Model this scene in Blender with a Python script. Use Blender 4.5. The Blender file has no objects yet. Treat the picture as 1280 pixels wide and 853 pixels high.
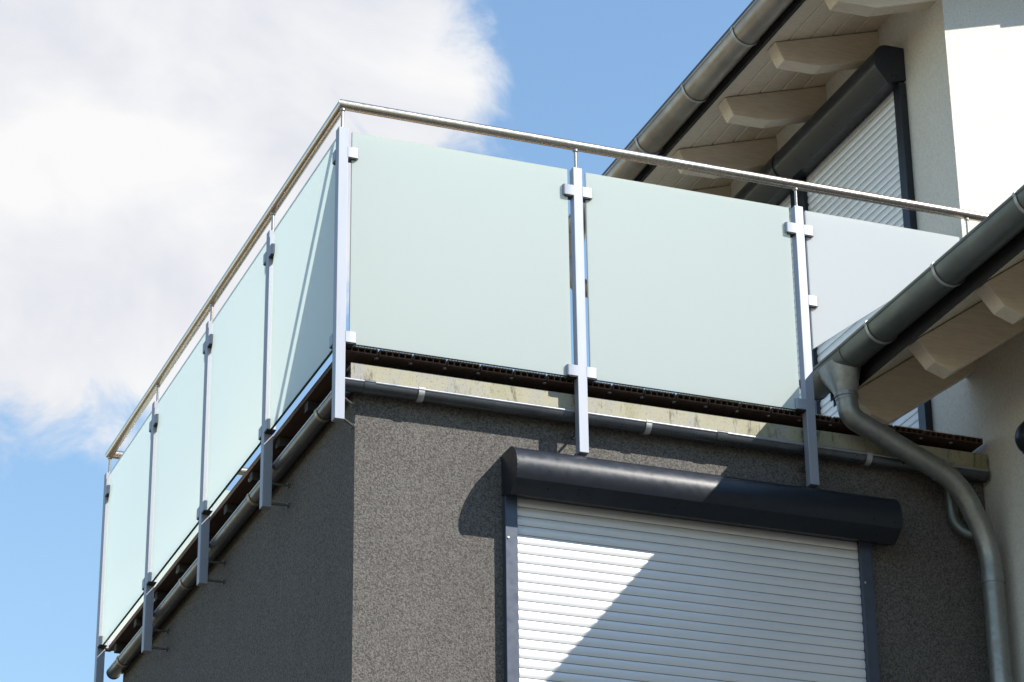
import bpy, bmesh, math, random
from mathutils import Vector, Matrix

# ------------------------------------------------------------------ camera, sky, sun, exposure
scene = bpy.context.scene
col = scene.collection
random.seed(7)
H = 7.29                       # height of the handrail's underside above the ground

SUN = Vector((1.0, -0.955, 1.22)).normalized()      # direction towards the sun
EL = math.asin(SUN.z)
AZ = math.atan2(SUN.x, SUN.y)

PITCH, YAW, ROLL = 0.433667, 0.372557, -0.012896
fwd = Vector((math.sin(YAW) * math.cos(PITCH), math.cos(YAW) * math.cos(PITCH), math.sin(PITCH)))
r0 = Vector((math.cos(YAW), -math.sin(YAW), 0))
u0 = r0.cross(fwd)
right = math.cos(ROLL) * r0 + math.sin(ROLL) * u0
up = -math.sin(ROLL) * r0 + math.cos(ROLL) * u0
cam_d = bpy.data.cameras.new('camera')
cam = bpy.data.objects.new('camera', cam_d)
col.objects.link(cam)
M = Matrix((right, up, -fwd)).transposed().to_4x4()
M.translation = Vector((-3.049273, -9.622372, -5.688831 + H))
cam.matrix_world = M
cam_d.sensor_width = 36
cam_d.lens = 3622.3 / 1280 * 36
cam_d.clip_end = 4000
scene.camera = cam

sun_d = bpy.data.lights.new('sun', 'SUN')
sun_d.energy = 4.9
sun_d.angle = math.radians(0.5)
sun_d.color = (1.0, 0.95, 0.87)
sun = bpy.data.objects.new('sun', sun_d)
col.objects.link(sun)
sun.rotation_euler = SUN.to_track_quat('Z', 'Y').to_euler()
sun.location = (8, -8, 14)

vs = scene.view_settings
vs.view_transform = 'Standard'
vs.look = 'None'
vs.gamma = 1
vs.use_curve_mapping = False
vs.exposure = 0.80

world = bpy.data.worlds.new('World')
scene.world = world
world.use_nodes = True
wn, wl = world.node_tree.nodes, world.node_tree.links
wn.clear()


def W(t, **kw):
    n = wn.new(t)
    for k, val in kw.items():
        setattr(n, k, val)
    return n


sky = W('ShaderNodeTexSky', sky_type='NISHITA', sun_disc=False)
sky.sun_elevation = EL
sky.sun_rotation = AZ
sky.altitude = 100
sky.air_density = 1.7
sky.dust_density = 0.0
sky.ozone_density = 5.0
bg_sky = W('ShaderNodeBackground')
bg_sky.inputs['Strength'].default_value = 0.115
wl.new(sky.outputs[0], bg_sky.inputs[0])
tc = W('ShaderNodeTexCoord')


def wmath(op, a, b=None, c=None, clamp=False):
    n = W('ShaderNodeMath', operation=op, use_clamp=clamp)
    for i, q in enumerate((a, b, c)):
        if q is None:
            continue
        if isinstance(q, (int, float)):
            n.inputs[i].default_value = q
        else:
            wl.new(q, n.inputs[i])
    return n.outputs[0]


def wnoise(scale, detail, rough, off=(0, 0, 0), dist=0.0):
    mp = W('ShaderNodeMapping')
    mp.inputs['Location'].default_value = off
    wl.new(tc.outputs['Generated'], mp.inputs[0])
    n = W('ShaderNodeTexNoise')
    n.inputs['Scale'].default_value = scale
    n.inputs['Detail'].default_value = detail
    n.inputs['Roughness'].default_value = rough
    n.inputs['Distortion'].default_value = dist
    wl.new(mp.outputs[0], n.inputs['Vector'])
    return n.outputs['Fac']


def wlobe(d, inner, outer):
    """1 within inner degrees of direction d, falling to 0 at outer degrees"""
    n = W('ShaderNodeVectorMath', operation='DOT_PRODUCT')
    wl.new(tc.outputs['Generated'], n.inputs[0])
    n.inputs[1].default_value = Vector(d).normalized()
    mr = W('ShaderNodeMapRange', interpolation_type='SMOOTHSTEP')
    mr.inputs['From Min'].default_value = math.cos(math.radians(outer))
    mr.inputs['From Max'].default_value = math.cos(math.radians(inner))
    wl.new(n.outputs['Value'], mr.inputs['Value'])
    return mr.outputs[0]


# cumulus: a broad field of noise over the whole sky, with one large bank beyond the house
field = wnoise(3.1, 9, 0.58, (0.7, 0.2, 0.4), 0.25)
fine = wnoise(27.0, 9, 0.60, (3.1, 1.7, 0.2), 0.5)
bank = wlobe((0.1804, 0.8427, 0.5072), 3.4, 8.9)
tuft = wlobe((0.2881, 0.8130, 0.5060), 0.2, 2.2)
skirt = wlobe((0.1716, 0.8874, 0.4279), 0.5, 5.0)
dens = wmath('ADD', wmath('MULTIPLY', field, 0.32), wmath('MULTIPLY', fine, 0.78))
dens = wmath('ADD', dens, wmath('MULTIPLY', bank, 0.50))
dens = wmath('ADD', dens, wmath('ADD', wmath('MULTIPLY', tuft, 0.17), wmath('MULTIPLY', skirt, 0.17)))
mask = W('ShaderNodeMapRange', interpolation_type='SMOOTHSTEP')
mask.inputs['From Min'].default_value = 0.65
mask.inputs['From Max'].default_value = 0.90
wl.new(dens, mask.inputs['Value'])
shade = wnoise(8.0, 7, 0.55, (5.0, 2.0, 1.0), 0.4)
ramp = W('ShaderNodeValToRGB')
ramp.color_ramp.elements[0].position = 0.34
ramp.color_ramp.elements[0].color = (0.56, 0.585, 0.67, 1)
ramp.color_ramp.elements[1].position = 0.62
ramp.color_ramp.elements[1].color = (0.80, 0.80, 0.80, 1)
wl.new(shade, ramp.inputs[0])
bg_cl = W('ShaderNodeBackground')
bg_cl.inputs['Strength'].default_value = 0.69
wl.new(ramp.outputs[0], bg_cl.inputs[0])
mixw = W('ShaderNodeMixShader')
wl.new(mask.outputs[0], mixw.inputs[0])
wl.new(bg_sky.outputs[0], mixw.inputs[1])
wl.new(bg_cl.outputs[0], mixw.inputs[2])
wo = W('ShaderNodeOutputWorld')
wl.new(mixw.outputs[0], wo.inputs[0])

# ------------------------------------------------------------------ materials


def principled(name, color, rough=0.5, metal=0.0, spec=0.5):
    m = bpy.data.materials.new(name)
    m.use_nodes = True
    b = m.node_tree.nodes['Principled BSDF']
    b.inputs['Base Color'].default_value = (*color, 1)
    b.inputs['Roughness'].default_value = rough
    b.inputs['Metallic'].default_value = metal
    b.inputs['Specular IOR Level'].default_value = spec
    return m


class NT:
    def __init__(s, m):
        s.n, s.l = m.node_tree.nodes, m.node_tree.links
        s.b = s.n.get('Principled BSDF')
        s.tc = s.n.new('ShaderNodeTexCoord')

    def noise(s, scale, detail=4, rough=0.55, sc=(1, 1, 1), kind='ShaderNodeTexNoise'):
        mp = s.n.new('ShaderNodeMapping')
        mp.inputs['Scale'].default_value = sc
        s.l.new(s.tc.outputs['Object'], mp.inputs[0])
        t = s.n.new(kind)
        t.inputs['Scale'].default_value = scale
        if kind == 'ShaderNodeTexNoise':
            t.inputs['Detail'].default_value = detail
            t.inputs['Roughness'].default_value = rough
            s.l.new(mp.outputs[0], t.inputs['Vector'])
            return t.outputs['Fac']
        s.l.new(mp.outputs[0], t.inputs['Vector'])
        return t.outputs['Distance'] if kind == 'ShaderNodeTexVoronoi' else t.outputs[0]

    def ramp(s, fac, stops):
        r = s.n.new('ShaderNodeValToRGB')
        e = r.color_ramp.elements
        while len(e) < len(stops):
            e.new(0.5)
        for el, (p, c) in zip(e, stops):
            el.position = p
            el.color = (*c, 1) if len(c) == 3 else c
        s.l.new(fac, r.inputs[0])
        return r.outputs[0]

    def mix(s, fac, a, b, mode='MIX'):
        m = s.n.new('ShaderNodeMix')
        m.data_type = 'RGBA'
        m.blend_type = mode
        for sock, q in ((m.inputs[0], fac), (m.inputs[6], a), (m.inputs[7], b)):
            if isinstance(q, (int, float)):
                sock.default_value = q
            elif isinstance(q, tuple):
                sock.default_value = (*q, 1)
            else:
                s.l.new(q, sock)
        return m.outputs[2]

    def bump(s, h, strength, dist, prev=None):
        b = s.n.new('ShaderNodeBump')
        b.inputs['Strength'].default_value = strength
        b.inputs['Distance'].default_value = dist
        s.l.new(h, b.inputs['Height'])
        if prev is not None:
            s.l.new(prev, b.inputs['Normal'])
        return b.outputs[0]

    def set(s, name, out):
        s.l.new(out, s.b.inputs[name])


def stucco(name, dark, mid, light, grain, bump_d, blotch=0.25):
    m = principled(name, mid, 0.92, 0, 0.2)
    t = NT(m)
    g = t.noise(grain, 3, 0.6)
    c = t.ramp(g, [(0.32, dark), (0.5, mid), (0.70, light)])
    big = t.ramp(t.noise(2.3, 6, 0.6), [(0.3, (0.72, 0.73, 0.74)), (0.7, (1.0, 0.99, 0.97))])
    c = t.mix(blotch, c, t.mix(1.0, c, big, 'MULTIPLY'))
    streak = t.ramp(t.noise(7.0, 5, 0.6, (1, 1, 0.07)), [(0.38, (0.80, 0.80, 0.80)), (0.6, (1, 1, 1))])
    c = t.mix(blotch * 0.8, c, t.mix(1.0, c, streak, 'MULTIPLY'))
    t.set('Base Color', c)
    n = t.bump(g, 1.0, bump_d)
    n = t.bump(t.noise(grain * 2.1, 2, 0.5), 0.7, bump_d * 0.5, n)
    t.set('Normal', n)
    return m


def metal(name, color, rough, met, mott=0.15, scale=9.0, sc=(1, 1, 1), dirt=None):
    m = principled(name, color, rough, met)
    t = NT(m)
    k = t.noise(scale, 6, 0.6, sc)
    lo = tuple(x * (1 - mott) for x in color)
    hi = tuple(min(1, x * (1 + mott)) for x in color)
    c = t.ramp(k, [(0.3, lo), (0.7, hi)])
    if dirt:
        d = t.ramp(t.noise(scale * 0.35, 8, 0.65, sc), [(0.48, (0, 0, 0)), (0.72, (1, 1, 1))])
        c = t.mix(d, c, dirt)
    t.set('Base Color', c)
    t.set('Roughness', t.ramp(t.noise(scale * 1.7, 5, 0.6, sc), [(0.3, (rough * 0.8,) * 3), (0.7, (min(1, rough * 1.25),) * 3)]))
    if mott > 0.08:
        t.set('Normal', t.bump(t.noise(scale * 4, 3, 0.5, sc), 0.08, 0.001))
    return m


MAT = {}
MAT['dark_render'] = stucco('dark_grey_render', (0.055, 0.050, 0.046), (0.122, 0.114, 0.106), (0.20, 0.188, 0.177), 165, 0.0032, 0.35)
MAT['white_render'] = stucco('white_render', (0.59, 0.56, 0.50), (0.68, 0.65, 0.59), (0.73, 0.70, 0.645), 110, 0.0026, 0.10)
MAT['cream_paint'] = metal('cream_paint', (0.68, 0.59, 0.47), 0.6, 0.0, 0.10, 14, (1, 7, 7))
MAT['alu'] = metal('satin_aluminium', (0.29, 0.31, 0.36), 0.48, 0.25, 0.04, 30, (1, 1, 0.08))
MAT['steel'] = metal('brushed_stainless_steel', (0.54, 0.465, 0.385), 0.27, 1.0, 0.06, 40)
MAT['zinc'] = metal('weathered_zinc', (0.34, 0.295, 0.25), 0.42, 0.75, 0.22, 7, (1, 0.6, 1), (0.20, 0.165, 0.13))
MAT['zinc_dark'] = metal('green_grey_zinc', (0.165, 0.18, 0.165), 0.45, 0.7, 0.22, 7, (1, 0.6, 1), (0.14, 0.15, 0.13))
MAT['slate_gutter'] = metal('slate_grey_gutter_metal', (0.085, 0.092, 0.105), 0.30, 0.55, 0.18, 9, (1, 1, 1), (0.13, 0.135, 0.14))
MAT['strap'] = metal('pale_zinc_strap', (0.44, 0.435, 0.42), 0.45, 0.6, 0.12, 20)
MAT['rolled'] = metal('sunlit_gutter_edge', (0.30, 0.31, 0.33), 0.35, 0.5, 0.15, 12)  # bead lighter than the channel; sun highlight put into its colour
MAT['anthracite'] = metal('anthracite_coating', (0.016, 0.019, 0.026), 0.33, 0.0, 0.10, 18)
MAT['anthracite'].node_tree.nodes['Principled BSDF'].inputs['Specular IOR Level'].default_value = 0.35
MAT['rail_coat'] = metal('blue_grey_guide_coating', (0.055, 0.070, 0.105), 0.40, 0.1, 0.10, 18)
MAT['slat'] = metal('silver_white_slat_lacquer', (0.74, 0.745, 0.76), 0.36, 0.12, 0.03, 14, (0.3, 1, 1))
MAT['black'] = metal('black_fascia_paint', (0.012, 0.012, 0.012), 0.6, 0.0, 0.2, 14)
MAT['joist'] = metal('tarred_joist_wood', (0.03, 0.027, 0.025), 0.8, 0.0, 0.3, 20, (1, 6, 6))
MAT['wpc'] = metal('pale_bounce_composite', (0.55, 0.44, 0.33), 0.8, 0.0, 0.2, 30, (1, 0.08, 1), (0.46, 0.37, 0.29))  # unseen top face, paled to bounce warm light onto wall and soffit
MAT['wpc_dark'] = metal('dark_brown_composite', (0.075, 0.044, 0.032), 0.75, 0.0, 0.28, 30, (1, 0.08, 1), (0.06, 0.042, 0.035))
MAT['dull_alu'] = metal('dull_aluminium', (0.45, 0.45, 0.45), 0.5, 0.6, 0.2, 30)
MAT['tile'] = metal('anthracite_roof_tile', (0.07, 0.068, 0.068), 0.6, 0.0, 0.25, 10)

# galvanised pipe with spangle
m = principled('galvanised_pipe', (0.34, 0.36, 0.35), 0.4, 0.7)
t = NT(m)
v = t.noise(55, kind='ShaderNodeTexVoronoi')
c = t.ramp(v, [(0.05, (0.30, 0.315, 0.31)), (0.6, (0.37, 0.385, 0.375))])
d = t.ramp(t.noise(6, 8, 0.68), [(0.36, (0.75,) * 3), (0.72, (0.15,) * 3)])
t.set('Base Color', t.mix(d, c, (0.21, 0.215, 0.20)))
t.set('Roughness', t.ramp(t.noise(22, 5, 0.6), [(0.3, (0.28,) * 3), (0.7, (0.6,) * 3)]))
t.set('Normal', t.bump(t.noise(16, 4, 0.5), 0.15, 0.003))
MAT['galv'] = m

# stained metal edging
m = principled('lichen_stained_edging', (0.42, 0.41, 0.34), 0.75, 0.1)
t = NT(m)
a = t.ramp(t.noise(5.5, 7, 0.65, (1, 1, 0.5)), [(0.34, (0.27, 0.27, 0.265)), (0.52, (0.33, 0.31, 0.225)), (0.68, (0.26, 0.25, 0.16))])
st = t.ramp(t.noise(26, 6, 0.7, (1, 1, 0.22)), [(0.34, (0.12, 0.115, 0.09)), (0.45, (1, 1, 1))])
sp = t.ramp(t.noise(120, 3, 0.6), [(0.30, (0.4, 0.4, 0.36)), (0.42, (1, 1, 1))])
a = t.mix(0.75, a, t.mix(1.0, a, st, 'MULTIPLY'))
t.set('Base Color', t.mix(0.7, a, t.mix(1.0, a, sp, 'MULTIPLY')))
t.set('Normal', t.bump(t.noise(60, 5, 0.6), 0.3, 0.002))
MAT['edging'] = m

# frosted glass: diffuse and translucent body, glossy outer skin
m = bpy.data.materials.new('frosted_green_glass')
m.use_nodes = True
n, l = m.node_tree.nodes, m.node_tree.links
n.clear()
di = n.new('ShaderNodeBsdfDiffuse')
di.inputs[0].default_value = (0.70, 0.75, 0.70, 1)
tr = n.new('ShaderNodeBsdfTranslucent')
tr.inputs[0].default_value = (0.73, 0.83, 0.785, 1)
mx = n.new('ShaderNodeMixShader')
mx.inputs[0].default_value = 0.54
gl = n.new('ShaderNodeBsdfGlossy')
gl.inputs['Roughness'].default_value = 0.12
lw = n.new('ShaderNodeFresnel')
lw.inputs[0].default_value = 1.35
mx2 = n.new('ShaderNodeMixShader')
out = n.new('ShaderNodeOutputMaterial')
l.new(di.outputs[0], mx.inputs[1])
l.new(tr.outputs[0], mx.inputs[2])
l.new(lw.outputs[0], mx2.inputs[0])
l.new(mx.outputs[0], mx2.inputs[1])
l.new(gl.outputs[0], mx2.inputs[2])
l.new(mx2.outputs[0], out.inputs[0])
MAT['glass'] = m
m = m.copy()  # same glass whitened; light from the pale house behind put into the colour
m.name = 'backlit_frosted_glass'
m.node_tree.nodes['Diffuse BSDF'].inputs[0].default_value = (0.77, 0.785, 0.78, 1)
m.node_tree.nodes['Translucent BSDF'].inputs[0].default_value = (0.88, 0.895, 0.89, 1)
MAT['glass_backlit'] = m
m = bpy.data.materials.new('clear_glass_face')
m.use_nodes = True
n, l = m.node_tree.nodes, m.node_tree.links
n.clear()
ta = n.new('ShaderNodeBsdfTransparent')
ta.inputs[0].default_value = (0.975, 1.0, 0.985, 1)
gl = n.new('ShaderNodeBsdfGlossy')
gl.inputs['Roughness'].default_value = 0.03
mx2 = n.new('ShaderNodeMixShader')
mx2.inputs[0].default_value = 0.05
out = n.new('ShaderNodeOutputMaterial')
l.new(ta.outputs[0], mx2.inputs[1])
l.new(gl.outputs[0], mx2.inputs[2])
l.new(mx2.outputs[0], out.inputs[0])
MAT['glass_clear'] = m
MAT['glass_edge'] = principled('dark_green_glass_edge', (0.10, 0.20, 0.17), 0.15)

# ground
m = principled('brick_paving', (0.16, 0.12, 0.085), 0.9)
t = NT(m)
t.set('Base Color', t.ramp(t.noise(1.2, 8, 0.6), [(0.3, (0.12, 0.088, 0.058)), (0.7, (0.18, 0.135, 0.092))]))
MAT['paving'] = m
m = principled('dry_earth', (0.10, 0.09, 0.05), 0.95)
t = NT(m)
t.set('Base Color', t.ramp(t.noise(6, 8, 0.7), [(0.3, (0.075, 0.062, 0.036)), (0.7, (0.11, 0.092, 0.056))]))
MAT['lawn'] = m

# ------------------------------------------------------------------ mesh helpers


class MB:
    def __init__(s):
        s.v, s.f, s.mi = [], [], []

    def add(s, vs_, fs_, mi=0):
        o = len(s.v)
        s.v += [tuple(p) for p in vs_]
        s.f += [tuple(i + o for i in f) for f in fs_]
        s.mi += [mi] * len(fs_)
        return s

    def box(s, x0, x1, y0, y1, z0, z1, mi=0):
        vv = [(x, y, z) for z in (z0, z1) for y in (y0, y1) for x in (x0, x1)]
        return s.add(vv, [(0, 2, 3, 1), (4, 5, 7, 6), (0, 1, 5, 4), (2, 6, 7, 3), (0, 4, 6, 2), (1, 3, 7, 5)], mi)

    def prism(s, poly, a, b, axis, mi=0):
        """polygon extruded along an axis; poly in the two other axes (x,z for 'y'; y,z for 'x'; x,y for 'z')"""
        def P(p, q):
            return {'y': (p[0], q, p[1]), 'x': (q, p[0], p[1]), 'z': (p[0], p[1], q)}[axis]
        k = len(poly)
        vv = [P(p, a) for p in poly] + [P(p, b) for p in poly]
        ff = [tuple(range(k)), tuple(range(2 * k - 1, k - 1, -1))]
        ff += [(i, k + i, k + (i + 1) % k, (i + 1) % k) for i in range(k)]
        return s.add(vv, ff, mi)

    def tube(s, pts, r, seg=16, cap=True):
        pts = [Vector(p) for p in pts]
        rr = r if isinstance(r, (list, tuple)) else [r] * len(pts)
        rings = []
        ref = None
        for i, p in enumerate(pts):
            a = pts[max(i - 1, 0)]
            b = pts[min(i + 1, len(pts) - 1)]
            d = (b - a).normalized()
            if ref is None:
                ref = d.orthogonal().normalized()
            ref = (ref - d * ref.dot(d)).normalized()
            q = d.cross(ref)
            rings.append([p + rr[i] * (math.cos(w) * ref + math.sin(w) * q) for w in [2 * math.pi * k / seg for k in range(seg)]])
        vv = [p for r_ in rings for p in r_]
        ff = []
        for i in range(len(pts) - 1):
            for k in range(seg):
                ff.append((i * seg + k, i * seg + (k + 1) % seg, (i + 1) * seg + (k + 1) % seg, (i + 1) * seg + k))
        if cap:
            ff += [tuple(range(seg - 1, -1, -1)), tuple(range((len(pts) - 1) * seg, len(pts) * seg))]
        return s.add(vv, ff)

    def mesh(s, name, mats, smooth=None):
        me = bpy.data.meshes.new(name)
        me.from_pydata(s.v, [], s.f)
        for m_ in (mats if isinstance(mats, (list, tuple)) else [mats]):
            me.materials.append(MAT[m_])
        for p, i in zip(me.polygons, s.mi):
            p.material_index = i
        bm = bmesh.new()
        bm.from_mesh(me)
        bmesh.ops.recalc_face_normals(bm, faces=bm.faces)
        bm.to_mesh(me)
        bm.free()
        if smooth:
            for p in me.polygons:
                p.use_smooth = True
            me.set_sharp_from_angle(angle=math.radians(smooth))
        return me

    def build(s, name, mats, parent=None, smooth=None, bevel=0):
        o = bpy.data.objects.new(name, s.mesh(name, mats, smooth))
        return finish(o, parent, bevel)


def finish(o, parent=None, bevel=0):
    col.objects.link(o)
    if parent is not None:
        o.parent = parent
        o.matrix_parent_inverse = world_inv(parent)
    if bevel:
        b = o.modifiers.new('bevel', 'BEVEL')
        b.width = bevel
        b.segments = 2
        b.limit_method = 'ANGLE'
        b.angle_limit = math.radians(35)
    return o


def world_of(o):
    own = Matrix.Translation(o.location)
    return world_of(o.parent) @ o.matrix_parent_inverse @ own if o.parent else own


def world_inv(o):
    return world_of(o).inverted()


def tag(o, label=None, cat=None, group=None, kind=None):
    for k, q in (('label', label), ('category', cat), ('group', group), ('kind', kind)):
        if q:
            o[k] = q
    return o


def thing(name, loc, label, cat, group=None):
    o = bpy.data.objects.new(name, None)
    o.empty_display_size = 0.2
    o.location = loc
    col.objects.link(o)
    return tag(o, label, cat, group)


def inst(o, parent, loc, name=None):
    """a copy of a part sharing its mesh, moved by loc"""
    c_ = o.copy()
    col.objects.link(c_)
    c_.parent = parent
    c_.matrix_parent_inverse = o.matrix_parent_inverse.copy() if o.parent == parent else world_inv(parent)
    c_.location = Vector(o.location) + Vector(loc)
    return c_


def smooth_path(pts, n=8):
    P = [Vector(p) for p in pts]
    out_ = []
    for i in range(len(P) - 1):
        a = P[max(i - 1, 0)]
        b, c_ = P[i], P[i + 1]
        d_ = P[min(i + 2, len(P) - 1)]
        for k in range(n):
            q = k / n
            out_.append(0.5 * ((2 * b) + (c_ - a) * q + (2 * a - 5 * b + 4 * c_ - d_) * q * q + (3 * b - a - 3 * c_ + d_) * q ** 3))
    out_.append(P[-1])
    return out_


def round_path(pts, radius=0.08, n=7):
    """polyline with its corners rounded"""
    P = [Vector(p) for p in pts]
    out_ = [P[0]]
    for i in range(1, len(P) - 1):
        a, b, c_ = P[i - 1], P[i], P[i + 1]
        r_ = min(radius, (a - b).length * 0.49, (c_ - b).length * 0.49)
        p, q = b + (a - b).normalized() * r_, b + (c_ - b).normalized() * r_
        for k in range(n + 1):
            s_ = k / n
            out_.append((1 - s_) ** 2 * p + 2 * s_ * (1 - s_) * b + s_ * s_ * q)
    out_.append(P[-1])
    return out_


G = -H          # ground level in working coordinates (everything is lifted by H at the end)

# ------------------------------------------------------------------ ground
g = MB()
g.add([(-1500, -1500, G), (1500, -1500, G), (1500, 1500, G), (-1500, 1500, G)], [(0, 1, 2, 3)])
tag(g.build('ground', 'lawn'), kind='structure')
g = MB()
g.box(-7, 12, -14, 8, G - 0.2, G + 0.02)
tag(g.build('pavement', 'paving'), kind='structure')

# ------------------------------------------------------------------ grey annex
annex = thing('flat_roofed_annex', (1.5, 1.9, G), 'dark grey rough-rendered flat-roofed annex below the glass balcony', 'building')
WY, WX, HX = 0.10, 0.10, 2.85           # front wall plane, side wall plane, white house wall plane
BY = 3.74
w = MB(); w.box(WX, HX - 0.004, WY, WY + 0.30, G, -1.12)
w.build('front_wall', 'dark_render', annex)
w = MB(); w.box(WX, WX + 0.30, WY + 0.30, BY, G, -1.12)
w.build('side_wall', 'dark_render', annex)
w = MB(); w.box(WX + 0.30, HX - 0.004, BY - 0.30, BY, G, -1.12)
w.build('back_wall', 'dark_render', annex)
w = MB(); w.box(WX + 0.30, HX - 0.004, WY + 0.30, BY - 0.30, -1.40, -1.083)
w.build('roof_slab', 'edging', annex)
e = MB()
e.box(0.062, HX - 0.006, 0.040, 0.0425, -1.156, -1.078)
e.box(0.062, HX - 0.006, 0.0425, WY - 0.003, -1.0895, -1.0865)
e.build('front_edging', 'edging', annex)
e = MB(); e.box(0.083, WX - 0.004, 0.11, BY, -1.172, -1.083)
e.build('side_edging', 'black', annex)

# ------------------------------------------------------------------ terrace deck
deck = thing('terrace_deck', (1.5, 1.9, -1.12), 'brown hollow-board terrace deck overhanging the grey annex walls', 'deck')
DB, DT, DY0, DY1, BW, BG = -1.040, -1.016, 0.024, 3.79, 0.1335, 0.006


def hollow_board(w_):
    b = MB()
    k = 5
    th = 0.0045
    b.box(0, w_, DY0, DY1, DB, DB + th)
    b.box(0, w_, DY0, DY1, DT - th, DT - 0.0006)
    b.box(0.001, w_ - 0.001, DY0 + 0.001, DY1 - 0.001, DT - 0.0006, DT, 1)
    for i in range(k + 1):
        x = i * (w_ - th) / k
        b.box(x, x + th, DY0, DY1, DB + th, DT - th)
    # ribbed walking face
    nr = 11
    for i in range(nr):
        x = (i + 0.2) * w_ / nr
        b.box(x, x + w_ / nr * 0.6, DY0 - 0.0005, DY1 + 0.0005, DT, DT + 0.003, 1)
    # dark core stops the light a little way in
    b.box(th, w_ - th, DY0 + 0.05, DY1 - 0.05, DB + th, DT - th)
    return b


x = 0.032
first = None
screws = []
while x + BW < HX - 0.01:
    if first is None:
        hb = hollow_board(BW)
        hb.v = [(q[0] + x, q[1], q[2]) for q in hb.v]
        first = hb.build('deck_board', ['wpc_dark', 'wpc'], deck)
    else:
        dz = random.uniform(-0.001, 0.001)
        b = inst(first, deck, (x - 0.032, random.uniform(-0.003, 0.003), dz))
    screws.append(x + BW + BG / 2)
    x += BW + BG
sc = MB(); sc.tube([(0, 0, 0), (0, 0, -0.003)], 0.008, 12)
s0 = None
for xs in screws[:-1]:
    if s0 is None:
        s0 = sc.build('clip_washer', 'dull_alu', deck)
        s0.location = Vector((xs, 0.052, DB - 0.0005))
    else:
        inst(s0, deck, (xs - screws[0], 0, 0))
j0 = None
yj = 0.13
while yj < 3.7:
    if j0 is None:
        j = MB(); j.box(0.040, HX - 0.02, yj, yj + 0.045, -1.081, DB - 0.001)
        j0 = j.build('joist', 'joist', deck)
        p_ = MB(); p_.box(0.050, 0.082, yj + 0.046, yj + 0.085, -1.056, DB - 0.002)
        p0 = p_.build('joist_plate', 'dull_alu', deck)
    else:
        inst(j0, deck, (0, yj - 0.13, 0))
        inst(p0, deck, (0, yj - 0.13 + random.uniform(-.02, .02), random.uniform(-.004, .004)))
    yj += 0.392

# ------------------------------------------------------------------ balcony railing
rail = thing('balcony_railing', (0, 0, -1.3465), 'balcony railing of frosted green glass, aluminium posts and round steel handrail', 'railing')
PA, PB = 1.0, 0.957156
RR = 0.0212
BYR = 4 * PB
h = MB()
NS = 28
rings = []
for (fx, fy) in ((lambda c: 2.93, lambda c: c), (lambda c: c, lambda c: c), (lambda c: c, lambda c: BYR - c), (lambda c: 2.83, lambda c: BYR - c)):
    rings.append([(fx(RR * math.cos(2 * math.pi * k / NS)), fy(RR * math.cos(2 * math.pi * k / NS)), RR + RR * math.sin(2 * math.pi * k / NS)) for k in range(NS)])
h.add([p for r_ in rings for p in r_],
      [(i * NS + k, i * NS + (k + 1) % NS, (i + 1) * NS + (k + 1) % NS, (i + 1) * NS + k) for i in range(3) for k in range(NS)]
      + [tuple(range(NS)), tuple(range(4 * NS - 1, 3 * NS - 1, -1))])
h.build('handrail', 'steel', rail, smooth=40)

ZT, ZB = -0.0898, -1.3465
GT, GB = -0.098, -1.022
PH = 0.020


def clip_mesh(sx):
    """glass clamp reaching from the post towards +x (sx=1) or -x; rounded outer end; two jaws"""
    c_ = MB()
    for (y0, y1) in ((-0.021, -0.0065), (0.0065, 0.021)):
        poly = []
        for (px, pz) in ((0, 0.0225), (0.046, 0.0225), (0.046, -0.0225), (0, -0.0225)):
            poly.append((sx * (PH - 0.001 + px), pz))
        # rounded tip on the outer corner, seen from above
        tip = [(sx * (PH - 0.001), y0), (sx * (PH - 0.001), y1)]
        outer = y0 if y0 < 0 else y1
        inner = y1 if y0 < 0 else y0
        pl = [(sx * (PH - 0.001), inner), (sx * (PH + 0.045), inner)]
        for i in range(5):
            a = i / 4 * math.pi / 2
            rr = 0.009
            pl.append((sx * (PH + 0.045 - rr + rr * math.cos(a)), outer - math.copysign(rr, outer) + math.copysign(rr, outer) * math.sin(a)))
        pl.append((sx * (PH - 0.001), outer))
        c_.prism(pl, -0.0225, 0.0225, 'z')
    # rubber pad between the jaws
    return c_


CL = {}


def add_clip(post, x, y, z, d):
    """d: '+x','-x','+y','-y'"""
    if d not in CL:
        c_ = clip_mesh(1 if d[0] == '+' else -1)
        if d[1] == 'y':
            c_.v = [(-q[1], q[0], q[2]) for q in c_.v]
        pad = MB()
        s_ = 1 if d[0] == '+' else -1
        pad.box(min(s_ * PH, s_ * (PH + 0.008)), max(s_ * PH, s_ * (PH + 0.008)), -0.0064, 0.0064, -0.021, 0.021)
        pad.box(min(s_ * PH, s_ * (PH + 0.035)), max(s_ * PH, s_ * (PH + 0.035)), -0.0185, 0.0185, -0.0275, -0.0228)
        if d[1] == 'y':
            pad.v = [(-q[1], q[0], q[2]) for q in pad.v]
        CL[d] = (c_.mesh('glass_clip', 'alu', 30), pad.mesh('clip_pad', 'black'))
    o = bpy.data.objects.new('glass_clip', CL[d][0])
    col.objects.link(o)
    o.parent = post
    o.location = (0, 0, z)
    q = bpy.data.objects.new('clip_pad', CL[d][1])
    col.objects.link(q)
    q.parent = post
    q.location = o.location


post_mesh = {}


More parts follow.
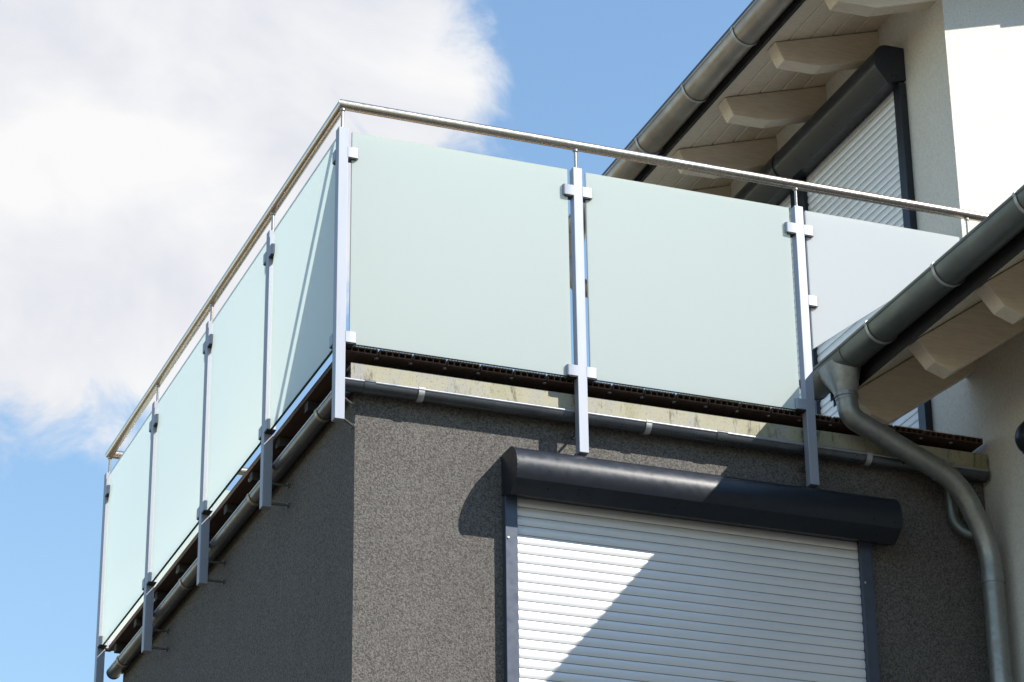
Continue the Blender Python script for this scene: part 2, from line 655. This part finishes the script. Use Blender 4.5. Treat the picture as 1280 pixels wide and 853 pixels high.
def add_post(x, y, clips, wall=None, zb=ZB):
    """a square tube with a bracket rod up to the handrail; wall = direction to the wall it is bolted to"""
    key = round(zb, 3)
    if key not in post_mesh:
        b = MB()
        b.box(-PH, PH, -PH, PH, zb, ZT)
        post_mesh[key] = b.mesh('post', 'alu')
    o = bpy.data.objects.new('post', post_mesh[key])
    col.objects.link(o)
    o.parent = rail
    o.matrix_parent_inverse = Matrix.Translation(-rail.location)
    o.location = (x, y, 0)
    bv = o.modifiers.new('bevel', 'BEVEL'); bv.width = 0.002; bv.segments = 2
    if 'rod' not in post_mesh:
        b = MB(); b.tube([(0, 0, ZT), (0, 0, 0.006)], 0.006, 12)
        b.tube([(0, 0, -0.006), (0, 0, 0.004)], 0.011, 12)
        post_mesh['rod'] = b.mesh('rail_rod', 'steel', 40)
    rd = bpy.data.objects.new('rail_rod', post_mesh['rod'])
    col.objects.link(rd); rd.parent = o
    for (d, z) in clips:
        add_clip(o, x, y, z, d)
    if wall:
        if wall not in post_mesh:
            ln = {'y': (0, 1, 0), 'x': (1, 0, 0), 'xy': (0.9, 0.9, 0)}[wall]
            b = MB()
            L = 0.098
            a0 = PH - 0.004
            b.tube([Vector(ln) * a0, Vector(ln) * L], 0.0055, 10)
            b.tube([Vector(ln) * (L - 0.008), Vector(ln) * (L + 0.002)], 0.010, 12)
            post_mesh[wall] = b.mesh('wall_bolt', 'zinc_dark', 40)
        for z in (-1.235, -1.322):
            r_ = bpy.data.objects.new('wall_bolt', post_mesh[wall])
            col.objects.link(r_); r_.parent = o; r_.location = (0, 0, z)
    return o


ct, cb = -0.197, -1.000
add_post(0, 0, [('+x', ct), ('+x', cb), ('+y', ct), ('+y', cb)], 'xy')
add_post(PA, 0, [('+x', ct), ('+x', cb), ('-x', ct), ('-x', cb)], 'y')
add_post(2 * PA, 0, [('+x', ct), ('+x', -0.523), ('-x', ct), ('-x', cb)], 'y')
add_post(2.8175, 0, [], None, -0.20)
for i in (1, 2, 3):
    add_post(0, i * PB, [('+y', ct), ('+y', cb), ('-y', ct), ('-y', cb)], 'x')
add_post(0, BYR, [('-y', ct), ('-y', cb), ('+x', ct), ('+x', cb)], None)
for i in (1, 2):
    add_post(i * PA, BYR, [('+x', ct), ('+x', cb), ('-x', ct), ('-x', cb)], None)
add_post(2.8, BYR, [('-x', ct), ('-x', cb)], None)


def glass(poly, axis, c0, mat='glass'):
    b = MB()
    T = 0.006
    b.prism(poly, c0 - T, c0 + T, axis)
    b.mi = [0, 2, 1] + [0] * (len(b.f) - 3)      # etched outer face, clear inner face, dark green bottom edge
    return b.build('glass_panel', [mat, 'glass_edge', 'glass_clear'], rail, bevel=0.001)


GM = 0.040
for i in (0, 1):
    glass([(i + GM, GB), (i + 1 - GM, GB), (i + 1 - GM, GT), (i + GM, GT)], 'y', 0)
# the last front pane is cut along the neighbouring roof slope
o = glass([(2 + GM - 0.004, -0.737), (2.77, -0.737 + 0.747 * 0.734), (2.77, GT), (2 + GM - 0.004, GT)], 'y', 0, 'glass_backlit')
tag(o, 'frosted pane, tinted whiter for the light from behind, cut away diagonally above the lower roof')
for i in range(4):
    glass([(i * PB + GM, GB), ((i + 1) * PB - GM, GB), ((i + 1) * PB - GM, GT), (i * PB + GM, GT)], 'x', 0)
for (a, b) in ((0, 1), (1, 2), (2, 2.8)):
    glass([(a + GM, GB), (b - GM, GB), (b - GM, GT), (a + GM, GT)], 'y', BYR)

# ------------------------------------------------------------------ gutters


def half_round(axis, X0, z0, r, a, b, th=0.0022, bead=0.008, n=16, flip=False):
    """half-round channel; outer edge at X0, opening up; runs from a to b along axis"""
    m_ = MB()
    s_ = 1
    poly = [(X0 + r - r * math.cos(t_), z0 - r * math.sin(t_)) for t_ in [math.pi * i / n for i in range(n + 1)]]
    ri = r - th
    poly += [(X0 + r + ri * math.cos(t_), z0 - ri * math.sin(t_)) for t_ in [math.pi * i / n for i in range(n + 1)]]
    k = len(poly)

    def P(p, q):
        return (p[0], q, p[1]) if axis == 'y' else (q, p[0], p[1])
    N = n + 1
    vv = [P(p, a) for p in poly] + [P(p, b) for p in poly]
    ff = [(i, k + i, k + (i + 1) % k, (i + 1) % k) for i in range(k)]
    for e_ in (0, k):
        for i in range(n):
            ff.append((e_ + i, e_ + i + 1, e_ + k - 2 - i, e_ + k - 1 - i))
    m_.add(vv, ff)
    if bead:
        m_.tube([P((X0 + bead * 0.4, z0 + bead * 0.5), a), P((X0 + bead * 0.4, z0 + bead * 0.5), b)], bead, 12)
    return m_


def band(axis, X0, z0, r, at, w_, off=0.0015, n=16, hook=0.011):
    """strap around the channel at position at"""
    m_ = MB()
    th = 0.0025
    ro = r + off + th
    ri = r + off
    po = [(X0 + r - ro * math.cos(t_), z0 - ro * math.sin(t_)) for t_ in [math.pi * i / n for i in range(n + 1)]]
    pi_ = [(X0 + r - ri * math.cos(t_), z0 - ri * math.sin(t_)) for t_ in [math.pi * i / n for i in range(n + 1)]]

    def P(p, q):
        return (p[0], q, p[1]) if axis == 'y' else (q, p[0], p[1])
    vv, ff = [], []
    for q in (at - w_ / 2, at + w_ / 2):
        vv += [P(p, q) for p in po] + [P(p, q) for p in pi_]
    N = n + 1
    for i in range(n):
        a, b = i, i + 1
        ff += [(a, b, 2 * N + b, 2 * N + a), (N + a, 3 * N + a, 3 * N + b, N + b), (a, N + a, N + b, b), (2 * N + a, 2 * N + b, 3 * N + b, 3 * N + a)]
    ff += [(0, 2 * N, 3 * N, N), (n, N + n, 3 * N + n, 2 * N + n)]
    m_.add(vv, ff)
    m_.tube([P((X0 + 0.003, z0 + 0.004), at - w_ / 2), P((X0 + 0.003, z0 + 0.004), at + w_ / 2)], hook, 12)
    return m_


def end_cap(axis, X0, z0, r, at, w_=0.006, n=16):
    m_ = MB()
    ro = r + 0.003
    poly = [(X0 + r - ro * math.cos(t_), z0 - ro * math.sin(t_)) for t_ in [math.pi * i / n for i in range(n + 1)]]
    m_.prism(poly, at - w_ / 2, at + w_ / 2, axis)
    return m_


# small gutter round the annex
sg = thing('rain_gutter', (0.05, 0.05, -1.19), 'slim slate grey gutter running round two sides of the grey annex', 'gutter')
sr = 0.0325
half_round('x', 0.024, -1.160, sr, 0.024, 2.83, bead=0).build('front_channel', 'slate_gutter', sg, smooth=35)
half_round('y', 0.024, -1.160, sr, 0.024 + 0.06, 3.76, bead=0).build('side_channel', 'slate_gutter', sg, smooth=35)
b = MB(); b.tube([(0.024, 0.027, -1.157), (2.83, 0.027, -1.157)], 0.0065, 12)
b.build('rolled_edge', 'rolled', sg, smooth=50)
b = MB(); b.tube([(0.027, 0.03, -1.157), (0.027, 3.76, -1.157)], 0.0065, 12)
b.build('rolled_edge', 'rolled', sg, smooth=50)
half = end_cap('x', 0.024, -1.160, sr, 0.026, 0.006)
half.build('end_cap', 'slate_gutter', sg, smooth=35)
end_cap('x', 0.024, -1.160, sr, 2.832).build('end_cap', 'slate_gutter', sg, smooth=35)
end_cap('y', 0.024, -1.160, sr, 3.763).build('end_cap', 'slate_gutter', sg, smooth=35)
for xb in (0.345, 1.30, 2.28):
    band('x', 0.024, -1.160, sr, xb, 0.024, 0.001, hook=0.009).build('gutter_bracket', 'dull_alu', sg, smooth=35)
for yb in (0.36, 1.30, 2.39, 3.55):
    band('y', 0.024, -1.160, sr, yb, 0.022, 0.001, hook=0.009).build('gutter_bracket', 'zinc', sg, smooth=35)
for xb in (0.135, 1.62):
    band('x', 0.024, -1.160, sr, xb, 0.045, 0.0003, hook=0.0075).build('joint_sleeve', 'slate_gutter', sg, smooth=35)

# ------------------------------------------------------------------ white house
house = thing('white_house', (5.5, -3.5, G), 'white rendered house with exposed cream rafters under its two eaves', 'house')
UM, UX, UZ = 0.313, 2.293, 1.165        # upper roof: slope and a point on the rafters' top line
LM, LX, LZ = 0.700, 2.280, -0.840       # lower roof
UY0, UY1 = -0.21, 2.76
HYB = 2.56
RIDGE = 5.6
FAR = 2 * RIDGE - HX


def uz(x):
    return UZ + UM * (x - UX)


def lz(x):
    return LZ + LM * (x - LX)


# upper storey: front wall, side wall, back wall, far wall
tw = 0.30
w = MB(); w.prism([(HX, -1.6), (FAR, -1.6), (FAR, uz(HX)), (RIDGE, uz(RIDGE)), (HX, uz(HX))], WY, WY + tw, 'y')
w.build('gable_wall', 'white_render', house)
w = MB(); w.box(HX, HX + tw, WY + tw, HYB - tw, G, uz(HX))
w.build('terrace_wall', 'white_render', house)
w = MB(); w.prism([(HX, G), (FAR, G), (FAR, uz(HX)), (RIDGE, uz(RIDGE)), (HX, uz(HX))], HYB - tw, HYB, 'y')
w.build('back_wall', 'white_render', house)
w = MB(); w.box(FAR - tw, FAR, WY + tw, HYB - tw, G, uz(HX))
w.build('far_wall', 'white_render', house)
# lower wing towards the street
WYN = -10.5  # wing's unseen reach, lengthened to shade the ground and block sky
w = MB(); w.box(HX, HX + tw, WYN, WY - 0.0, G, lz(HX))
w.build('wing_wall', 'white_render', house)
w = MB(); w.prism([(HX + tw, G), (FAR, G), (FAR, lz(HX)), (RIDGE, lz(RIDGE)), (HX + tw, lz(HX + tw))], WYN, WYN + tw, 'y')
w.build('wing_gable_wall', 'white_render', house)
w = MB(); w.box(FAR - tw, FAR, WYN + tw, WY - 0.0, G, lz(HX))
w.build('wing_far_wall', 'white_render', house)


def rafters(prof, ys, th):
    f_ = None
    for y in ys:
        if f_ is None:
            b = MB(); b.prism(prof, y, y + th, 'y')
            f_ = b.build('rafter', 'cream_paint', house, bevel=0.004)
            y_0 = y
        else:
            inst(f_, house, (0, y - y_0, 0))


rafters([(2.303, uz(2.303) - 0.004), (2.345, 1.076), (2.535, 1.082), (HX + 0.05, 1.082 + 0.33 * (HX + 0.05 - 2.535)), (HX + 0.05, uz(HX + 0.05) - 0.004)],
        [0.145 + 0.547 * i for i in range(5)], 0.085)
rafters([(2.262, lz(2.262) - 0.004), (2.335, -0.945), (2.416, -0.975), (HX + 0.05, -0.975 + 0.70 * (HX + 0.05 - 2.416)), (HX + 0.05, lz(HX + 0.05) - 0.004)],
        [0.085 - 0.547 * i for i in range(20)], 0.085)


def soffit(zf, x0, y0, y1, slope, n, wd):
    """tongue-and-groove boards lying on the rafters, running along the eave"""
    f_ = None
    c_ = 1 / math.sqrt(1 + slope * slope)
    for i in range(n):
        xa = x0 + i * wd * c_
        xb = xa + (wd - 0.0035) * c_
        if f_ is None:
            th = 0.018
            v_ = 0.005
            poly = [(xa, zf(xa) + v_), (xa + v_, zf(xa + v_)), (xb - v_, zf(xb - v_)), (xb, zf(xb) + v_), (xb, zf(xb) + th), (xa, zf(xa) + th)]
            b = MB(); b.prism(poly, y0, y1, 'y')
            f_ = b.build('soffit_board', 'cream_paint', house)
            x_0 = xa
        else:
            inst(f_, house, (xa - x_0, 0, (xa - x_0) * slope))


soffit(uz, 2.262, UY0 + 0.02, UY1 - 0.02, UM, 6, 0.122)
soffit(lz, 2.235, WYN - 0.25, 0.165, LM, 7, 0.122)
# verge soffit beyond the gable wall
b = MB()
b.prism([(2.965, uz(2.965)), (RIDGE, uz(RIDGE)), (RIDGE, uz(RIDGE) + 0.018), (2.965, uz(2.965) + 0.018)], UY0 + 0.02, WY + tw, 'y')
b.build('verge_soffit', 'cream_paint', house)

# fascia boards behind the gutters
b = MB(); b.prism([(2.236, uz(2.236) - 0.012), (2.259, uz(2.259) - 0.010), (2.259, uz(2.259) + 0.10), (2.236, uz(2.236) + 0.09)], UY0, UY1, 'y')
b.build('fascia_board', 'black', house)
b = MB(); b.prism([(2.208, lz(2.208) - 0.012), (2.232, lz(2.232) - 0.004), (2.232, lz(2.232) + 0.09), (2.208, lz(2.208) + 0.08)], WYN - 0.27, 0.172, 'y')
b.build('fascia_board', 'black', house)


def roof(zf, slope, x0, y0, y1, thick, courses, xr):
    """roof deck with overlapping tile courses on the visible slope and a plain slope behind"""
    r_ = MB()
    a = [(x0 + 0.06, zf(x0 + 0.06) + 0.022), (xr, zf(xr) + 0.022), (xr, zf(xr) + thick), (x0 + 0.06, zf(x0 + 0.06) + thick)]
    r_.prism(a, y0, y1, 'y')
    mir = [(2 * xr - p[0], p[1]) for p in a]
    r_.prism([(mir[0][0], mir[0][1]), (mir[3][0], mir[3][1]), (mir[2][0] + 0.001, mir[2][1]), (mir[1][0] + 0.001, mir[1][1])], y0, y1, 'y')
    o_ = r_.build('roof', 'tile', house)
    f_ = None
    n = int((xr - x0) / courses) + 1
    for i in range(n):
        xa = x0 - 0.03 + i * courses
        xb = min(xa + courses + 0.05, xr + 0.02)
        b_ = MB()
        b_.prism([(xa, zf(xa) + thick + 0.012), (xb, zf(xb) + thick + 0.004), (xb, zf(xb) + thick + 0.020), (xa, zf(xa) + thick + 0.040)], y0 - 0.015, y1 + 0.015, 'y')
        t_ = b_.build('tile_course', 'tile', o_)
    return o_


roof(uz, UM, 2.19, UY0, UY1, 0.15, 0.30, RIDGE)
# lower wing: the part over the terrace side and the part in front of the gable wall
roof(lz, LM, 2.16, WYN - 0.27, WY - 0.004, 0.17, 0.27, RIDGE)
b = MB(); b.prism([(2.20, lz(2.20) + 0.022), (HX - 0.006, lz(HX) + 0.022), (HX - 0.006, lz(HX) + 0.17), (2.20, lz(2.20) + 0.17)], WY - 0.002, 0.18, 'y')
b.build('verge_infill', 'tile', house)
# verge trim with stepped tiles over the gable
for i in range(9):
    xa = HX - 0.55 + i * 0.40
    b = MB()
    dz = 0.018 if i % 2 else 0.0
    b.prism([(xa, uz(xa) - 0.010 - dz), (xa + 0.40, uz(xa + 0.40) - 0.010 - dz), (xa + 0.40, uz(xa + 0.40) + 0.20), (xa, uz(xa) + 0.20)], UY0 - 0.034, UY0 - 0.017, 'y')
    b.build('verge_tile', 'tile', house)

# ------------------------------------------------------------------ house gutters and downpipes


def eave_gutter(name, label, X0, z0, r, a, b, clamps, mat, joint=()):
    g_ = thing(name, (X0 + r, (a + b) / 2, z0 - r), label, 'gutter')
    half_round('y', X0, z0, r, a, b, bead=0.009, n=24).build('channel', mat, g_, smooth=35)
    end_cap('y', X0, z0, r, b - 0.002, n=24).build('end_cap', mat, g_, smooth=35)
    end_cap('y', X0, z0, r, a + 0.002, n=24).build('end_cap', mat, g_, smooth=35)
    f_ = None
    for y in clamps:
        if f_ is None:
            f_ = band('y', X0, z0, r, y, 0.016, 0.0025, 24, 0.0125).build('gutter_bracket', 'strap', g_, smooth=35)
            y_0 = y
        else:
            inst(f_, g_, (0, y - y_0, 0))
    for y in joint:
        band('y', X0, z0, r, y, 0.004, 0.0008, 24, 0.0095).build('solder_seam', mat, g_, smooth=35)
    return g_


GR = 0.068
eave_gutter('eave_gutter', 'brownish zinc half-round gutter along the upper eave of the white house', 2.10, 1.203, GR, UY0 - 0.02, 2.93,
            [0.715 + 0.557 * i for i in range(-1, 4)], 'zinc')
eave_gutter('eave_gutter', 'green-grey zinc half-round gutter on the lower eave, ending in a funnel', 2.07, -0.797, GR, WYN - 0.28, 0.20,
            [-0.403, -0.955, -1.575] + [-2.13 - 0.55 * i for i in range(15)], 'zinc_dark', (-0.16,))


def funnel(cx, y0, y1, ztop, cxb, cyb, zbot, r, rb, parent, mat):
    """outlet saddle lofted from the gutter's underside to a round spigot"""
    f_ = MB()
    N, K = 28, 8
    vv, ff = [], []
    for k in range(K + 1):
        s_ = k / K
        e_ = s_ ** 0.85
        ax = (1 - e_) * (r + 0.004) + e_ * rb
        ay = (1 - e_) * (y1 - y0) / 2 + e_ * rb
        x_ = (1 - e_) * cx + e_ * cxb
        y_ = (1 - e_) * (y0 + y1) / 2 + e_ * cyb
        z_ = (1 - s_) * ztop + s_ * zbot
        for i in range(N):
            a = 2 * math.pi * i / N
            vv.append((x_ + ax * math.cos(a), y_ + ay * math.sin(a), z_))
    for k in range(K):
        for i in range(N):
            ff.append((k * N + i, k * N + (i + 1) % N, (k + 1) * N + (i + 1) % N, (k + 1) * N + i))
    f_.add(vv, ff)
    f_.tube([(cxb, cyb, zbot + 0.004), (cxb, cyb, zbot - 0.012)], rb + 0.004, N)
    return f_.build('outlet_funnel', mat, parent, smooth=50)


dp = thing('downpipe', (2.77, -0.04, G), 'galvanised downpipe bending from the lower eave down beside the dark wall', 'downpipe')
funnel(2.07 + GR, -0.185, 0.125, -0.815, 2.142, -0.066, -0.955, GR, 0.046, dp, 'galv')
PR = 0.0445
path = round_path([(2.142, -0.066, -0.955), (2.150, -0.062, -1.045), (2.640, -0.052, -1.262), (2.768, -0.040, -1.52), (2.768, -0.040, G + 0.05)], 0.105, 10)
b = MB(); b.tube(path, PR, 24)
b.build('pipe', 'galv', dp, smooth=50)
for i, (p, q) in enumerate((((2.143, -0.065, -0.958), (2.1445, -0.064, -0.975)), ((2.290, -0.0591, -1.107), (2.326, -0.0584, -1.123)), ((2.545, -0.0539, -1.220), (2.560, -0.0536, -1.2265)), ((2.768, -0.040, -1.640), (2.768, -0.040, -1.685)))):
    b = MB(); b.tube([p, q], PR + 0.003, 24)
    b.build('collar', 'galv', dp, smooth=50)
for z in (-2.6, -4.6, -6.4):
    b = MB(); b.tube([(2.768, -0.040, z - 0.012), (2.768, -0.040, z + 0.012)], PR + 0.004, 24)
    b.box(2.768, HX - 0.002, -0.046, -0.034, z - 0.008, z + 0.008)
    b.build('pipe_clamp', 'galv', dp, smooth=50)

sp_ = thing('gutter_outlet', (2.69, 0.05, -1.45), 'short zinc elbow draining the slim annex gutter into the downpipe', 'pipe')
b = MB(); b.tube(round_path([(2.655, 0.054, -1.185), (2.662, 0.050, -1.40), (2.70, 0.02, -1.455), (2.745, -0.015, -1.468)], 0.06, 8), 0.024, 16)
b.build('elbow', 'zinc_dark', sp_, smooth=50)
b = MB(); b.tube([(2.655, 0.054, -1.182), (2.655, 0.054, -1.215)], 0.027, 16)
b.build('collar', 'zinc_dark', sp_, smooth=50)

dq = thing('downpipe', (2.78, 2.86, G), 'downpipe at the back end of the upper eave, behind the frosted panes', 'downpipe')
funnel(2.10 + GR, 2.74, 2.92, 1.185, 2.170, 2.865, 1.045, GR, 0.046, dq, 'zinc')
b = MB(); b.tube(round_path([(2.170, 2.865, 1.05), (2.172, 2.865, 0.90), (2.74, 2.66, 0.66), (2.78, 2.64, 0.45), (2.78, 2.64, -1.0)], 0.1, 8), PR, 20)
b.build('pipe', 'zinc', dq, smooth=50)

# ------------------------------------------------------------------ roller shutters
SP = 0.038385


def slat_profile(d0):
    """(depth, height) outline of one curved roller slat; depth grows away from the viewer"""
    pts = []
    hgt = SP - 0.0022
    for i in range(7):
        q = i / 6
        pts.append((d0 - 0.0055 * math.sin(math.pi * min(1, 0.08 + 0.92 * q)) ** 0.8, hgt * q))
    pts += [(d0 + 0.006, hgt), (d0 + 0.006, 0)]
    return pts


def build_slats(parent, plane, a, b, ztop, n, d0):
    """plane 'y': face towards -y, spans a..b in x; plane 'x': face towards -x, spans a..b in y"""
    m_ = MB()
    prof = slat_profile(d0)
    if plane == 'y':
        m_.prism([(d, z) for d, z in prof], a, b, 'x')
    else:
        m_.prism([(d, z) for d, z in prof], a, b, 'y')
    me = m_.mesh('slat', 'slat', 25)
    for i in range(n):
        o_ = bpy.data.objects.new('slat', me)
        col.objects.link(o_)
        o_.parent = parent
        o_.matrix_parent_inverse = Matrix.Translation(-parent.location)
        o_.location = (0, 0, ztop - SP * (i + 1))
    # dark curtain backing shows in the joints
    k = MB()
    if plane == 'y':
        k.box(a, b, d0 + 0.0065, d0 + 0.009, ztop - SP * n, ztop)
    else:
        k.box(d0 + 0.0065, d0 + 0.009, a, b, ztop - SP * n, ztop)
    k.build('slat_joint_web', 'black', parent)


sh = thing('roller_shutter', (1.49, 0.08, -3.65), 'closed silver roller shutter with rounded dark box on the grey wall', 'shutter')
# curved box: top flat from the wall, bulging front, lip underneath
prof = [(0.098, -1.357), (0.020, -1.357)]
for i in range(1, 12):
    a = math.pi / 2 * (1 - i / 8)
    prof.append((0.012 + 0.082 * -math.cos(a), -1.452 + 0.095 * math.sin(a)))
prof += [(0.008, -1.548), (0.098, -1.522)]
b = MB(); b.prism(prof, 0.704, 2.352, 'x')
b.build('shutter_box', 'anthracite', sh, smooth=24)
for (xa, xb) in ((0.698, 0.7038), (2.3522, 2.358)):
    cx_, cz_ = 0.02, -1.45
    pr = [(cx_ + (y - cx_) * 1.02 if y < 0.09 else y, cz_ + (z - cz_) * 1.02) for y, z in prof]
    b = MB(); b.prism(pr, xa, xb, 'x')
    b.build('box_end_cap', 'anthracite', sh, bevel=0.001)
for (xa, xb) in ((0.7005, 0.7505), (2.2315, 2.2815)):
    b = MB(); b.box(xa, xb, 0.066, 0.099, -3.64, -1.530)
    r_ = b.build('guide_rail', 'rail_coat', sh, bevel=0.0015)
    for z in (-1.705, -2.5, -3.3):
        k = MB(); k.tube([(xa + 0.011, 0.0665, z), (xa + 0.011, 0.063, z)], 0.0045, 10)
        k.build('screw', 'dull_alu', r_)
zline = -1.676064 + SP * 4
build_slats(sh, 'y', 0.7515, 2.2305, zline, 54, 0.0925)
b = MB(); b.box(0.7515, 2.2305, 0.084, 0.0975, zline - SP * 54 - 0.05, zline - SP * 54 - 0.001)
b.build('bottom_bar', 'anthracite', sh, bevel=0.002)


def house_shutter(y0, y1, label, top=1.115):
    s_ = thing('roller_shutter', (HX, (y0 + y1) / 2, -1.0), label, 'shutter')
    pr = [(HX - 0.002, top), (HX - 0.085, top)]
    for i in range(1, 10):
        a = math.pi / 2 * (1 - i / 7)
        pr.append((HX - 0.085 - 0.075 * math.cos(a), top - 0.085 + 0.085 * math.sin(a)))
    pr += [(HX - 0.10, top - 0.195), (HX - 0.002, top - 0.165)]
    b_ = MB(); b_.prism(pr, y0 + 0.006, y1 - 0.006, 'y')
    b_.build('shutter_box', 'anthracite', s_, smooth=24)
    for ya in (y0, y1 - 0.0055):
        b_ = MB(); b_.prism([(x_ if x_ > HX - 0.01 else HX - 0.08 + (x_ - HX + 0.08) * 1.02, top - 0.09 + (z_ - top + 0.09) * 1.02) for x_, z_ in pr], ya, ya + 0.0055, 'y')
        b_.build('box_end_cap', 'anthracite', s_, bevel=0.001)
    for ya in (y0 + 0.004, y1 - 0.066):
        b_ = MB(); b_.box(HX - 0.036, HX - 0.002, ya, ya + 0.062, -1.005, top - 0.18)
        b_.build('guide_rail', 'anthracite', s_, bevel=0.0015)
    build_slats(s_, 'x', y0 + 0.0665, y1 - 0.0665, top - 0.165, 51, HX - 0.011)
    return s_


house_shutter(0.470, 1.535, 'closed roller shutter on the white wall beside the terrace, nearest the wall corner')
house_shutter(1.545, 2.50, 'second roller shutter further along the white terrace wall, behind the glass')

# ------------------------------------------------------------------ round lamp on the wing wall
lp = thing('wall_lamp', (HX, -0.325, -1.145), 'black round bulkhead lamp on the white wing wall', 'lamp')
b = MB()
b.tube([(HX - 0.001, -0.325, -1.145), (HX - 0.022, -0.325, -1.145), (HX - 0.026, -0.325, -1.145), (HX - 0.05, -0.325, -1.145), (HX - 0.068, -0.325, -1.145), (HX - 0.075, -0.325, -1.145)],
       [0.078, 0.078, 0.070, 0.064, 0.045, 0.012], 24)
b.build('housing', 'anthracite', lp, smooth=40)
b = MB(); b.tube([(HX - 0.022, -0.325, -1.145), (HX - 0.030, -0.325, -1.145)], 0.076, 24)
b.build('rim', 'black', lp, smooth=40)

# ------------------------------------------------------------------ lift everything onto the ground plane z = 0
for o in list(scene.objects):
    if o.parent is None and o is not cam and o is not sun:
        o.location.z += H
